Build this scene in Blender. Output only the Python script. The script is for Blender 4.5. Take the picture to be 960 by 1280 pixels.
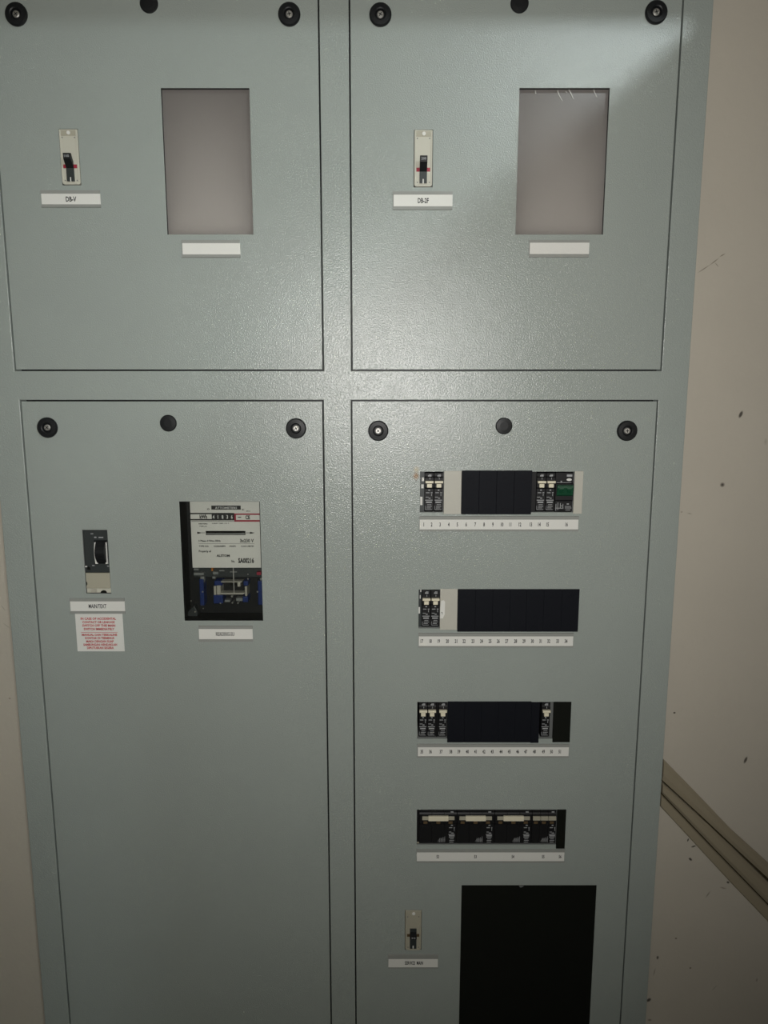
import bpy, bmesh, math, random
from mathutils import Vector
random.seed(7)
for o in list(bpy.data.objects):
    bpy.data.objects.remove(o)
SC = bpy.context.scene
COL = SC.collection

# ------------------------------------------------------------------ camera, light, exposure
F = 961.0
PITCH = math.atan(961.0 / 5550.0)
CAM = Vector((0.0, -1.5, 1.6))
cam = bpy.data.cameras.new('camera')
cam.sensor_fit = 'HORIZONTAL'
cam.sensor_width = 36.0
cam.lens = F / 960.0 * 36.0
cam.clip_start = 0.01
camo = bpy.data.objects.new('camera', cam)
camo.location = CAM
camo.rotation_euler = (math.pi / 2 - PITCH, 0, 0)
COL.objects.link(camo)
SC.camera = camo

world = bpy.data.worlds.new('world')
SC.world = world
world.use_nodes = True
world.node_tree.nodes['Background'].inputs[0].default_value = (0.9, 0.95, 1.0, 1)
world.node_tree.nodes['Background'].inputs[1].default_value = 0.02

LAMP = Vector((1.02, -2.04, 2.93))         # ceiling bulb, its light is in the bulb material
LAMP_STRENGTH = 225.0
TORCH = Vector((0.012, -1.50, 1.615))      # the phone's own flash, beside its lens
tl = bpy.data.lights.new('phone_flash', 'SPOT')
tl.energy = 29.0
tl.color = (1.0, 0.98, 0.95)
tl.shadow_soft_size = 0.012
tl.spot_size = math.radians(132)
tl.spot_blend = 1.0
tlo = bpy.data.objects.new('phone_flash', tl)
tlo.location = TORCH
tlo.rotation_euler = (math.radians(92), 0, math.radians(-2))
COL.objects.link(tlo)

SC.view_settings.view_transform = 'Standard'
SC.view_settings.look = 'None'
SC.view_settings.gamma = 1.0
SC.view_settings.use_curve_mapping = False
SC.view_settings.exposure = 0.93

# ------------------------------------------------------------------ helpers
CP, SP = math.cos(PITCH), math.sin(PITCH)


def P(px, py, Y=0.0):
    """point of the plane y = Y seen at pixel (px, py) of the 960 x 1280 frame"""
    u = (px - 480.0) / F
    w = (640.0 - py) / F
    yc = CP + w * SP
    t = (Y - CAM.y) / yc
    return u * t, CAM.z + t * (-SP + w * CP)


def RX(px, py, Y=0.0):
    return P(px, py, Y)[0]


def RZ(py, Y=0.0):
    return P(480, py, Y)[1]


def rect(x0, y0, x1, y1, Y=0.0):
    """pixel rectangle (x taken at its middle row) -> X0, X1, Z0, Z1"""
    ym = (y0 + y1) / 2
    return RX(x0, ym, Y), RX(x1, ym, Y), RZ(y1, Y), RZ(y0, Y)


class MB:
    def __init__(self):
        self.v, self.f = [], []

    def add(self, vs, fs):
        n = len(self.v)
        self.v += [tuple(p) for p in vs]
        self.f += [tuple(i + n for i in q) for q in fs]
        return self

    def box(self, x0, x1, y0, y1, z0, z1):
        return self.add([(x0, y0, z0), (x1, y0, z0), (x1, y1, z0), (x0, y1, z0),
                         (x0, y0, z1), (x1, y0, z1), (x1, y1, z1), (x0, y1, z1)],
                        [(0, 3, 2, 1), (4, 5, 6, 7), (0, 1, 5, 4), (1, 2, 6, 5), (2, 3, 7, 6), (3, 0, 4, 7)])

    def quad(self, x0, x1, z0, z1, y):
        return self.add([(x0, y, z0), (x1, y, z0), (x1, y, z1), (x0, y, z1)], [(0, 1, 2, 3)])

    def prism(self, pts, y0, y1):
        """polygon of (x, z) points, counter-clockwise seen from -y, from y0 (front) to y1"""
        n = len(pts)
        vs = [(x, y0, z) for x, z in pts] + [(x, y1, z) for x, z in pts]
        fs = [tuple(range(n)), tuple(range(2 * n - 1, n - 1, -1))]
        for i in range(n):
            j = (i + 1) % n
            fs.append((i, i + n, j + n, j))
        return self.add(vs, fs)

    def sideprism(self, pts, x0, x1):
        """polygon of (y, z) points extruded along x"""
        n = len(pts)
        vs = [(x0, y, z) for y, z in pts] + [(x1, y, z) for y, z in pts]
        fs = [tuple(range(n)), tuple(range(2 * n - 1, n - 1, -1))]
        for i in range(n):
            j = (i + 1) % n
            fs.append((i, i + n, j + n, j))
        return self.add(vs, fs)

    def lathe(self, prof, cx, cz, n=28):
        """profile of (radius, y), turned about the y axis through (cx, cz)"""
        vs, fs = [], []
        for r, y in prof:
            for k in range(n):
                a = 2 * math.pi * k / n
                vs.append((cx + r * math.cos(a), y, cz + r * math.sin(a)))
        for i in range(len(prof) - 1):
            for k in range(n):
                k2 = (k + 1) % n
                fs.append((i * n + k, i * n + k2, (i + 1) * n + k2, (i + 1) * n + k))
        fs.append(tuple(range(n))[::-1])
        m = (len(prof) - 1) * n
        fs.append(tuple(range(m, m + n)))
        return self.add(vs, fs)

    def slab(self, x0, x1, z0, z1, y0, y1, holes):
        """plate with rectangular holes (x0, x1, z0, z1), all cut right through"""
        xs = sorted(set([x0, x1] + [h[i] for h in holes for i in (0, 1)]))
        zs = sorted(set([z0, z1] + [h[i] for h in holes for i in (2, 3)]))
        xs = [x for x in xs if x0 - 1e-9 <= x <= x1 + 1e-9]
        zs = [z for z in zs if z0 - 1e-9 <= z <= z1 + 1e-9]
        nx, nz = len(xs), len(zs)

        def solid(i, k):
            if i < 0 or k < 0 or i >= nx - 1 or k >= nz - 1:
                return False
            cx, cz = (xs[i] + xs[i + 1]) / 2, (zs[k] + zs[k + 1]) / 2
            return not any(h[0] < cx < h[1] and h[2] < cz < h[3] for h in holes)
        vs = [(x, y0, z) for z in zs for x in xs] + [(x, y1, z) for z in zs for x in xs]
        o = nx * nz
        fs = []
        for k in range(nz - 1):
            for i in range(nx - 1):
                if not solid(i, k):
                    continue
                a, b, c, d = k * nx + i, k * nx + i + 1, (k + 1) * nx + i + 1, (k + 1) * nx + i
                fs.append((a, b, c, d))
                fs.append((d + o, c + o, b + o, a + o))
                if not solid(i - 1, k):
                    fs.append((a, d, d + o, a + o))
                if not solid(i + 1, k):
                    fs.append((b, b + o, c + o, c))
                if not solid(i, k - 1):
                    fs.append((a, a + o, b + o, b))
                if not solid(i, k + 1):
                    fs.append((d, c, c + o, d + o))
        return self.add(vs, fs)

    def build(self, name, material, parent=None, bevel=0.0, seg=2, smooth=False, org=None):
        o = org if org is not None else (root_of(parent).location if parent else Vector((0, 0, 0)))
        me = bpy.data.meshes.new(name)
        me.from_pydata([(x - o[0], y - o[1], z - o[2]) for x, y, z in self.v], [], self.f)
        bm = bmesh.new()
        bm.from_mesh(me)
        bmesh.ops.remove_doubles(bm, verts=bm.verts, dist=1e-6)
        loose = [v for v in bm.verts if not v.link_faces]
        if loose:
            bmesh.ops.delete(bm, geom=loose, context='VERTS')
        bmesh.ops.recalc_face_normals(bm, faces=bm.faces)
        if bevel:
            ed = [e for e in bm.edges if len(e.link_faces) == 2 and e.calc_face_angle(0) > 0.6]
            bmesh.ops.bevel(bm, geom=ed, offset=bevel, segments=seg, affect='EDGES', profile=0.5, clamp_overlap=True)
        bm.to_mesh(me)
        bm.free()
        if smooth:
            for p in me.polygons:
                p.use_smooth = True
        me.materials.append(material)
        ob = bpy.data.objects.new(name, me)
        COL.objects.link(ob)
        if parent:
            ob.parent = parent
        elif org is not None:
            ob.location = o
        return ob


def root_of(o):
    while o.parent:
        o = o.parent
    return o


def thing(name, label, cat, loc, group=None):
    o = bpy.data.objects.new(name, None)
    o.empty_display_size = 0.02
    COL.objects.link(o)
    o.location = loc
    return tag(o, label, cat, group)


def tag(o, label, cat, group=None):
    o['label'] = label
    o['category'] = cat
    if group:
        o['group'] = group
    return o


def copy_tree(o, parent=None):
    c = o.copy()
    COL.objects.link(c)
    c.parent = parent
    for ch in list(o.children):
        copy_tree(ch, c)
    return c


FONTS = {}


def glyphs(txt, bold=0.0):
    key = (txt, bold)
    if key not in FONTS:
        cu = bpy.data.curves.new('txt', 'FONT')
        cu.body = txt
        cu.size = 1.0
        cu.offset = bold
        cu.resolution_u = 2
        ob = bpy.data.objects.new('txt', cu)
        COL.objects.link(ob)
        dg = bpy.context.evaluated_depsgraph_get()
        me = bpy.data.meshes.new_from_object(ob.evaluated_get(dg))
        vs = [tuple(v.co) for v in me.vertices]
        fs = [tuple(p.vertices) for p in me.polygons]
        bpy.data.objects.remove(ob)
        bpy.data.curves.remove(cu)
        bpy.data.meshes.remove(me)
        FONTS[key] = (vs, fs)
    return FONTS[key]


def text(mb, txt, cx, z, h, y, width=None, sx=0.75, bold=0.0, align='C'):
    """letters of cap height h, base line at z, facing -y"""
    vs, fs = glyphs(txt, bold)
    if not vs:
        return mb
    s = h / 0.70
    x0, x1 = min(v[0] for v in vs), max(v[0] for v in vs)
    kx = (width / (x1 - x0)) if width else s * sx
    off = {'C': cx - kx * (x0 + x1) / 2, 'L': cx - kx * x0, 'R': cx - kx * x1}[align]
    return mb.add([(off + v[0] * kx, y, z + v[1] * s) for v in vs], fs)


# ------------------------------------------------------------------ materials
def mat(name, color, rough=0.5, metal=0.0, spec=0.5, bump=0.0, bscale=300.0, vary=0.0, vscale=20.0, bdist=0.001):
    m = bpy.data.materials.new(name)
    m.use_nodes = True
    nt = m.node_tree
    b = nt.nodes['Principled BSDF']
    b.inputs['Base Color'].default_value = (*color, 1)
    b.inputs['Roughness'].default_value = rough
    b.inputs['Metallic'].default_value = metal
    b.inputs['Specular IOR Level'].default_value = spec
    if bump or vary:
        tc = nt.nodes.new('ShaderNodeNewGeometry')
    if bump:
        nz = nt.nodes.new('ShaderNodeTexNoise')
        nz.inputs['Scale'].default_value = bscale
        nz.inputs['Detail'].default_value = 2.0
        bp = nt.nodes.new('ShaderNodeBump')
        bp.inputs['Strength'].default_value = bump
        bp.inputs['Distance'].default_value = bdist
        nt.links.new(tc.outputs['Position'], nz.inputs['Vector'])
        nt.links.new(nz.outputs['Fac'], bp.inputs['Height'])
        nt.links.new(bp.outputs['Normal'], b.inputs['Normal'])
    if vary:
        n2 = nt.nodes.new('ShaderNodeTexNoise')
        n2.inputs['Scale'].default_value = vscale
        n2.inputs['Detail'].default_value = 5.0
        nt.links.new(tc.outputs['Position'], n2.inputs['Vector'])
        mx = nt.nodes.new('ShaderNodeMix')
        mx.data_type = 'RGBA'
        mx.inputs['A'].default_value = (*[c * (1 - vary) for c in color], 1)
        mx.inputs['B'].default_value = (*[min(1, c * (1 + vary)) for c in color], 1)
        nt.links.new(n2.outputs['Fac'], mx.inputs['Factor'])
        nt.links.new(mx.outputs['Result'], b.inputs['Base Color'])
    return m


def marks(m, items):
    """stains on a wall-parallel surface: (x, z, rx, rz, angle_deg, colour, softness, strength)"""
    nt = m.node_tree
    b = nt.nodes['Principled BSDF']
    lk = b.inputs['Base Color'].links
    src = lk[0].from_socket if lk else None
    geo = nt.nodes.new('ShaderNodeNewGeometry')
    for (x, z, rx, rz, ang, colr, soft, stren) in items:
        mp = nt.nodes.new('ShaderNodeMapping')
        mp.vector_type = 'TEXTURE'
        mp.inputs['Location'].default_value = (x, 0, z)
        mp.inputs['Rotation'].default_value = (0, math.radians(ang), 0)
        mp.inputs['Scale'].default_value = (rx, 1.0, rz)
        nt.links.new(geo.outputs['Position'], mp.inputs['Vector'])
        ln = nt.nodes.new('ShaderNodeVectorMath')
        ln.operation = 'LENGTH'
        nt.links.new(mp.outputs['Vector'], ln.inputs[0])
        mr = nt.nodes.new('ShaderNodeMapRange')
        mr.inputs['From Min'].default_value = 1.0
        mr.inputs['From Max'].default_value = 1.0 - soft
        mr.inputs['To Min'].default_value = 0.0
        mr.inputs['To Max'].default_value = stren
        nt.links.new(ln.outputs['Value'], mr.inputs['Value'])
        mx = nt.nodes.new('ShaderNodeMix')
        mx.data_type = 'RGBA'
        nt.links.new(mr.outputs['Result'], mx.inputs['Factor'])
        if src:
            nt.links.new(src, mx.inputs['A'])
        else:
            mx.inputs['A'].default_value = b.inputs['Base Color'].default_value
        mx.inputs['B'].default_value = (*colr, 1)
        src = mx.outputs['Result']
    nt.links.new(src, b.inputs['Base Color'])


M_PAINT = mat('grey_green_paint', (0.330, 0.366, 0.343), rough=0.21, spec=0.55, bump=0.95, bscale=470.0, vary=0.04, vscale=9.0, bdist=0.0006)
M_STEEL_IN = mat('galvanised_sheet', (0.22, 0.23, 0.22), rough=0.6, metal=0.3)
M_WALL = mat('beige_plaster', (0.485, 0.448, 0.380), rough=0.85, spec=0.2, bump=0.25, bscale=60.0, vary=0.07, vscale=4.0, bdist=0.002)
M_CEIL = mat('white_ceiling_paint', (0.6, 0.57, 0.5), rough=0.9, spec=0.2)
M_FLOOR = mat('grey_concrete_floor', (0.2, 0.19, 0.17), rough=0.8, vary=0.15, vscale=6.0)
M_BLACK = mat('black_plastic', (0.010, 0.011, 0.012), rough=0.45, spec=0.3)
M_MCB = mat('black_breaker_moulding', (0.008, 0.008, 0.009), rough=0.5, spec=0.3)
M_BLANK = mat('blue_black_plastic', (0.006, 0.007, 0.0105), rough=0.6, spec=0.14)
M_BOARD = mat('matt_black_sheet', (0.006, 0.007, 0.005), rough=0.75, spec=0.15)
M_BEIGE = mat('beige_plastic', (0.50, 0.49, 0.43), rough=0.5, vary=0.03, vscale=60.0)
M_CREAM = mat('cream_moulding', (0.54, 0.53, 0.45), rough=0.45)
M_CREAMD = mat('dull_cream_moulding', (0.40, 0.38, 0.30), rough=0.5)
M_TOGGLE = mat('ivory_toggle', (0.76, 0.71, 0.55), rough=0.4)
M_PAPER = mat('white_card', (0.74, 0.74, 0.70), rough=0.7, spec=0.3)
M_CHANNEL = mat('cloudy_plastic_channel', (0.30, 0.31, 0.29), rough=0.25)
M_INK = mat('black_ink', (0.02, 0.02, 0.02), rough=0.7)
M_REDINK = mat('red_ink', (0.50, 0.055, 0.06), rough=0.7)
M_GREYINK = mat('pale_grey_print', (0.36, 0.37, 0.38), rough=0.6)
M_WHITEINK = mat('white_print', (0.75, 0.75, 0.72), rough=0.6)
M_RED = mat('red_plastic', (0.33, 0.025, 0.05), rough=0.45)
M_BROWN = mat('brown_plastic', (0.10, 0.065, 0.03), rough=0.5)
M_GREEN = mat('dark_green_plastic', (0.008, 0.065, 0.03), rough=0.35)
M_BLUE = mat('blue_coil_plastic', (0.008, 0.026, 0.13), rough=0.4)
M_METAL = mat('bright_steel', (0.50, 0.49, 0.46), rough=0.5, metal=0.9)
M_DULLMETAL = mat('dull_silver', (0.50, 0.48, 0.41), rough=0.38, metal=0.3)
M_COPPER = mat('orange_copper', (0.6, 0.22, 0.05), rough=0.4, metal=0.5)
M_PLATE = mat('meter_plate_paint', (0.70, 0.69, 0.64), rough=0.55)
M_SLATE = mat('slate_grey_plastic', (0.030, 0.036, 0.036), rough=0.45)
M_PANE = bpy.data.materials.new('frosted_acrylic')
M_PANE.use_nodes = True
_nt = M_PANE.node_tree
_pb = _nt.nodes['Principled BSDF']
_pb.inputs['Base Color'].default_value = (0.30, 0.27, 0.255, 1)
_pb.inputs['Roughness'].default_value = 0.3
_tl = _nt.nodes.new('ShaderNodeBsdfTranslucent')
_tl.inputs[0].default_value = (0.95, 0.94, 0.92, 1)
_mx = _nt.nodes.new('ShaderNodeMixShader')
_mx.inputs[0].default_value = 0.58
_nt.links.new(_pb.outputs[0], _mx.inputs[1])
_nt.links.new(_tl.outputs[0], _mx.inputs[2])
_nt.links.new(_mx.outputs[0], _nt.nodes['Material Output'].inputs[0])
M_BACKING = mat('pinkish_grey_backing', (0.78, 0.76, 0.735), rough=0.8, spec=0.2)
M_TRUNK = mat('yellowed_trunking_plastic', (0.295, 0.255, 0.18), rough=0.5, vary=0.06, vscale=8.0)
M_BULB = bpy.data.materials.new('lit_bulb')
M_BULB.use_nodes = True
_b = M_BULB.node_tree.nodes['Principled BSDF']
_b.inputs['Emission Color'].default_value = (0.88, 0.98, 1.0, 1)
_b.inputs['Emission Strength'].default_value = LAMP_STRENGTH
M_GLASS = bpy.data.materials.new('clear_cover')
M_GLASS.use_nodes = True
_nt = M_GLASS.node_tree
_nt.nodes.remove(_nt.nodes['Principled BSDF'])
_tr = _nt.nodes.new('ShaderNodeBsdfTransparent')
_tr.inputs[0].default_value = (0.93, 0.94, 0.93, 1)
_gl = _nt.nodes.new('ShaderNodeBsdfGlossy')
_gl.inputs['Roughness'].default_value = 0.06
_fr = _nt.nodes.new('ShaderNodeFresnel')
_fr.inputs[0].default_value = 1.45
_mx = _nt.nodes.new('ShaderNodeMixShader')
_nt.links.new(_fr.outputs[0], _mx.inputs[0])
_nt.links.new(_tr.outputs[0], _mx.inputs[1])
_nt.links.new(_gl.outputs[0], _mx.inputs[2])
_nt.links.new(_mx.outputs[0], _nt.nodes['Material Output'].inputs[0])

# ------------------------------------------------------------------ the room
WY = 0.009                                   # face of the wall the cabinet is let into
CX0, CX1, CZ1 = -0.758, 0.585, 2.345
RX0, RX1, RY0, RZ1 = -2.0, 2.2, -3.3, 3.0


def struct(o):
    o['kind'] = 'structure'
    return o


def wallmark(px, py, l, w, ang, colr=(0.06, 0.05, 0.04), soft=0.5, s=0.9):
    x, z = P(px, py, WY)
    return (x, z, l * 0.0016 / 2, w * 0.0016 / 2, ang, colr, soft, s)


DK = (0.05, 0.042, 0.035)
BR = (0.16, 0.13, 0.10)
marks(M_WALL, [
    wallmark(926, 518, 11, 5, -68, DK), wallmark(903, 606, 7, 7, 0, DK, 0.7), wallmark(932, 950, 12, 4.5, -72, DK),
    wallmark(843, 891, 4, 3, 0, DK), wallmark(860, 1050, 6, 2.5, -75, DK), wallmark(867, 1058, 8, 3, -20, DK),
    wallmark(863, 1074, 7, 4, 45, DK), wallmark(817, 1083, 4, 10, 0, DK), wallmark(910, 1103, 5, 4, 30, DK),
    wallmark(811, 1250, 9, 6, -45, DK, 0.5), wallmark(822, 1197, 4, 7, 0, DK, 0.6), wallmark(845, 1173, 4, 3, 0, BR),
    wallmark(863, 1210, 4, 3, 0, BR), wallmark(885, 1118, 14, 2.5, -60, BR, 0.8, 0.7), wallmark(904, 1110, 12, 3, 15, BR, 0.8, 0.6),
    wallmark(818, 1215, 16, 2.5, -80, BR, 0.8, 0.6), wallmark(893, 1235, 14, 2, -50, BR, 0.9, 0.5), wallmark(812, 1275, 7, 5, 0, BR, 0.7, 0.7),
    wallmark(946, 1225, 3, 8, 0, BR, 0.7, 0.6),
    wallmark(880, 336, 20, 1.6, -33, BR, 0.8, 0.8), wallmark(893, 327, 16, 1.8, -38, BR, 0.8, 0.8), wallmark(903, 319, 9, 1.8, -30, BR, 0.8, 0.8),
    wallmark(896, 331, 8, 1.4, 45, BR, 0.8, 0.7),
    wallmark(862, 642, 8, 2, 10, BR, 0.9, 0.6), wallmark(852, 640, 4, 3, 0, BR, 0.9, 0.5), wallmark(957, 552, 5, 10, 0, BR, 0.9, 0.3),
    wallmark(8, 782, 14, 2, 40, BR, 0.9, 0.4), wallmark(4, 760, 12, 2, 60, BR, 0.9, 0.4), wallmark(12, 873, 4, 3, 0, BR, 0.7, 0.6),
    wallmark(820, 1008, 12, 3, 40, BR, 0.9, 0.5),
])
wb = MB().slab(RX0, RX1, 0, RZ1, WY, 0.42, [(CX0 - 0.004, CX1 + 0.003, -1, CZ1 + 0.002)])
struct(wb.build('wall_back', M_WALL))
struct(MB().box(RX0 - 0.1, RX0, RY0, 0.42, 0, RZ1).build('wall_left', M_WALL))
struct(MB().box(RX1, RX1 + 0.1, RY0, 0.42, 0, RZ1).build('wall_right', M_WALL))
struct(MB().box(RX0 - 0.1, RX1 + 0.1, RY0 - 0.1, RY0, 0, RZ1).build('wall_front', M_WALL))
struct(MB().box(RX0 - 0.1, RX1 + 0.1, RY0 - 0.1, 0.42, -0.1, 0).build('floor', M_FLOOR))
struct(MB().box(RX0 - 0.1, RX1 + 0.1, RY0 - 0.1, 0.42, RZ1, RZ1 + 0.1).build('ceiling', M_CEIL))

# the cabinet stands in a shallow closet: doorway in front of it, door leaf swung open into the room
DX0, DX1, DZ, DY = -0.95, 0.665, 2.40, -0.506
struct(MB().slab(RX0, RX1, 0, RZ1, DY, DY + 0.076, [(DX0, DX1, -1, DZ)]).build('wall_partition', M_WALL))
leaf = struct(bpy.data.objects.new('door_1', None))
COL.objects.link(leaf)
leaf.location = (DX1 - 0.002, DY - 0.006, 0.0)
leaf.rotation_euler = (0, 0, math.atan2(-0.977, -0.214))


def leafpart(mb, name, m, bevel=0.0, par=None):
    o = mb.build(name, m, None, bevel=bevel)
    o.parent = par or leaf
    return o


leafpart(MB().box(0.0, 0.85, 0.004, 0.040, 0.008, DZ - 0.004), 'door_leaf', M_CEIL, 0.002)
for sy, y0, y1 in ((-1, -0.004, 0.0038), (1, 0.0402, 0.048)):
    pl = leafpart(MB().box(0.775, 0.815, y0, y1, 0.98, 1.14), 'handle_plate', M_DULLMETAL, 0.001)
    ya, yb = (y0 - 0.045, y0 - 0.0002) if sy < 0 else (y1 + 0.0002, y1 + 0.045)
    leafpart(MB().box(0.787, 0.803, ya, yb, 1.072, 1.088), 'handle_neck', M_DULLMETAL, 0.002, pl)
    yc_ = ya if sy < 0 else yb
    leafpart(MB().box(0.68, 0.803, yc_ - 0.008, yc_ + 0.008, 1.071, 1.089), 'lever', M_DULLMETAL, 0.003, pl)
for z in (0.25, 1.2, 2.15):
    leafpart(MB().box(-0.006, -0.0005, 0.0, 0.012, z - 0.05, z + 0.05), 'hinge', M_DULLMETAL, 0.001)

lamp = thing('ceiling_lamp', 'round lit bulb on the ceiling outside the closet doorway', 'lamp', (LAMP.x, LAMP.y, RZ1))
MB().add([(LAMP.x + 0.05 * math.cos(a) * s, LAMP.y + 0.05 * math.sin(a) * s, z) for z, s in ((RZ1, 1.0), (RZ1 - 0.012, 0.9)) for a in [k * math.pi / 10 for k in range(20)]],
         [tuple(range(20, 40))] + [(k, (k + 1) % 20, 20 + (k + 1) % 20, 20 + k) for k in range(20)]).build('ceiling_rose', M_PAPER, lamp)
bmv, bmf = [], []
for i in range(9):
    th = math.pi * i / 8
    for k in range(16):
        a = 2 * math.pi * k / 16
        bmv.append((LAMP.x + 0.055 * math.sin(th) * math.cos(a), LAMP.y + 0.055 * math.sin(th) * math.sin(a), LAMP.z + 0.055 * math.cos(th)))
for i in range(8):
    for k in range(16):
        bmf.append((i * 16 + k, i * 16 + (k + 1) % 16, (i + 1) * 16 + (k + 1) % 16, (i + 1) * 16 + k))
MB().add(bmv, bmf).build('bulb', M_BULB, lamp, smooth=True)

# ------------------------------------------------------------------ the cabinet
FY = -0.001                                  # frame face; door faces at y = 0
DOORS = {
    'ul': (-0.706, -0.118, 1.6177, 2.285), 'ur': (-0.060, 0.530, 1.6177, 2.285),
    'll': (-0.701, -0.1195, 0.09, 1.557), 'lr': (-0.061, 0.527, 0.09, 1.557)}
CUT = {
    'breaker_v': rect(75.5, 161, 99.3, 231.5), 'window_a': rect(205, 110, 314, 293),
    'breaker_2f': rect(517.3, 162, 541.0, 234), 'window_b': rect(647, 110, 758, 293),
    'main': rect(105, 662.5, 136.3, 742), 'meter': rect(227.3, 627, 326.7, 776),
    'row1': rect(525, 589.5, 718, 640.5), 'row2': rect(523.2, 737, 722, 785.5),
    'row3': rect(521.5, 877.5, 712, 923.5), 'row4': rect(521, 1012, 706, 1056),
    'service': rect(506, 1137.5, 527, 1187.5), 'board': rect(575.2, 1106.5, 741, 1296)}
DOOR_CUTS = {'ul': ['breaker_v', 'window_a'], 'ur': ['breaker_2f', 'window_b'], 'll': ['main', 'meter'],
             'lr': ['row1', 'row2', 'row3', 'row4', 'service', 'board']}
M_RUST = M_PAINT.copy()
M_RUST.name = 'grey_green_paint_with_rust_spot'
rx, rz = P(520, 595)
rx2, rz2 = P(520.5, 587)
rx3, rz3 = P(520.5, 600.5)
marks(M_RUST, [(rx2, rz2, 0.0075, 0.009, 0, (0.36, 0.30, 0.16), 1.0, 0.9), (rx, rz, 0.0075, 0.0092, 0, (0.25, 0.14, 0.05), 0.7, 1.0),
               (rx3, rz3, 0.0018, 0.0012, 0, (0.10, 0.06, 0.03), 0.6, 0.9)])

cab = thing('electrical_cabinet', 'large grey-green steel switchboard cabinet with four screw-fixed doors', 'cabinet', (0, 0, 0))
GAP = 0.0029
holes = [(d[0] - GAP, d[1] + GAP, d[2] - GAP, d[3] + GAP) for d in DOORS.values()]
fr = MB()
fr.slab(CX0, CX1, 0.0, CZ1, FY, 0.03, holes)
fr.build('front_frame', M_PAINT, cab, bevel=0.0012)
# shell behind the frame
sh = MB()
sh.box(CX0, CX0 + 0.002, 0.03, 0.38, 0, CZ1)
sh.box(CX1 - 0.002, CX1, 0.03, 0.38, 0, CZ1)
sh.box(CX0 + 0.002, CX1 - 0.002, 0.378, 0.38, 0, CZ1)
sh.box(CX0 + 0.002, CX1 - 0.002, 0.03, 0.378, 0, 0.002)
sh.box(CX0 + 0.002, CX1 - 0.002, 0.03, 0.378, CZ1 - 0.002, CZ1)
sh.build('enclosure_shell', M_PAINT, cab)
MB().box(CX0 + 0.05, CX1 - 0.05, 0.10, 0.103, 0.05, 2.29).build('mounting_plate', M_STEEL_IN, cab)
# inner stops the doors close against, so the gaps look into a shallow rebate
rb = MB()
for h in holes:
    rb.slab(h[0] - 0.001, h[1] + 0.001, h[2] - 0.001, h[3] + 0.001, 0.0305, 0.032, [(h[0] + 0.02, h[1] - 0.02, h[2] + 0.02, h[3] - 0.02)])
rb.build('door_gasket', M_BLACK, cab)
doors = {}
for k, d in DOORS.items():
    m = M_RUST if k == 'lr' else M_PAINT
    cuts = [CUT[c] for c in DOOR_CUTS[k]]
    b = MB().slab(d[0], d[1], d[2], d[3], 0.0, 0.002, cuts)
    do = b.build('door', m, cab, bevel=0.0006)
    MB().slab(d[0], d[1], d[2], d[3], 0.0021, 0.022, [(d[0] + 0.0015, d[1] - 0.0015, d[2] + 0.0015, d[3] - 0.0015)]).build('folded_edge', m, do)
    doors[k] = do
doors['ul']['label'] = 'upper left door with a switch and a hazy window'
doors['ur']['label'] = 'upper right door with a switch and a hazy window'
doors['ll']['label'] = 'tall lower left door with main switch and meter opening'
doors['lr']['label'] = 'tall lower right door with four breaker rows'

CUP = [('ul', 20, 17.5), ('ul', 361.5, 17.5), ('ur', 475.5, 18), ('ur', 820.5, 15),
       ('ll', 59, 534.5), ('ll', 370, 535.5), ('lr', 472.8, 538.5), ('lr', 784, 538.5)]
PLUG = [('ul', 186, 4), ('ur', 649.5, 4), ('ll', 210.3, 529), ('lr', 630, 532.5)]
R_CUP, R_PLUG = 0.0198, 0.0162
for i, (k, px, py) in enumerate(CUP):
    cx, cz = P(px, py, -0.003)
    d = doors[k]
    MB().lathe([(R_CUP, -0.0002), (R_CUP, -0.0035), (R_CUP - 0.0022, -0.0062), (0.0105, -0.0068), (0.0088, -0.0058), (0.0078, -0.0012)], cx, cz).build('screw_cup', M_BLACK, d)
    s = MB().lathe([(0.0062, -0.0013), (0.0062, -0.0035), (0.0048, -0.0046)], cx, cz, 16)
    s.build('screw_head', M_METAL, d, smooth=False)
    a = (0.6, 0.2, 1.0, 0.3, 0.8, 0.5, 0.75, 0.1)[i]
    sl = MB()
    for aa in (a, a + math.pi / 2):
        c, s_ = math.cos(aa), math.sin(aa)
        L, W = 0.0036, 0.0007
        sl.prism([(cx - c * L + s_ * W, cz - s_ * L - c * W), (cx + c * L + s_ * W, cz + s_ * L - c * W),
                  (cx + c * L - s_ * W, cz + s_ * L + c * W), (cx - c * L - s_ * W, cz - s_ * L + c * W)], -0.0049, -0.0044)
    sl.build('screw_slot', M_BLACK, d)
for k, px, py in PLUG:
    cx, cz = P(px, py, -0.002)
    MB().lathe([(R_PLUG, -0.0002), (R_PLUG, -0.0022), (R_PLUG - 0.0015, -0.0036), (0.008, -0.0042)], cx, cz).build('hole_plug', M_BLACK, doors[k])

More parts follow.
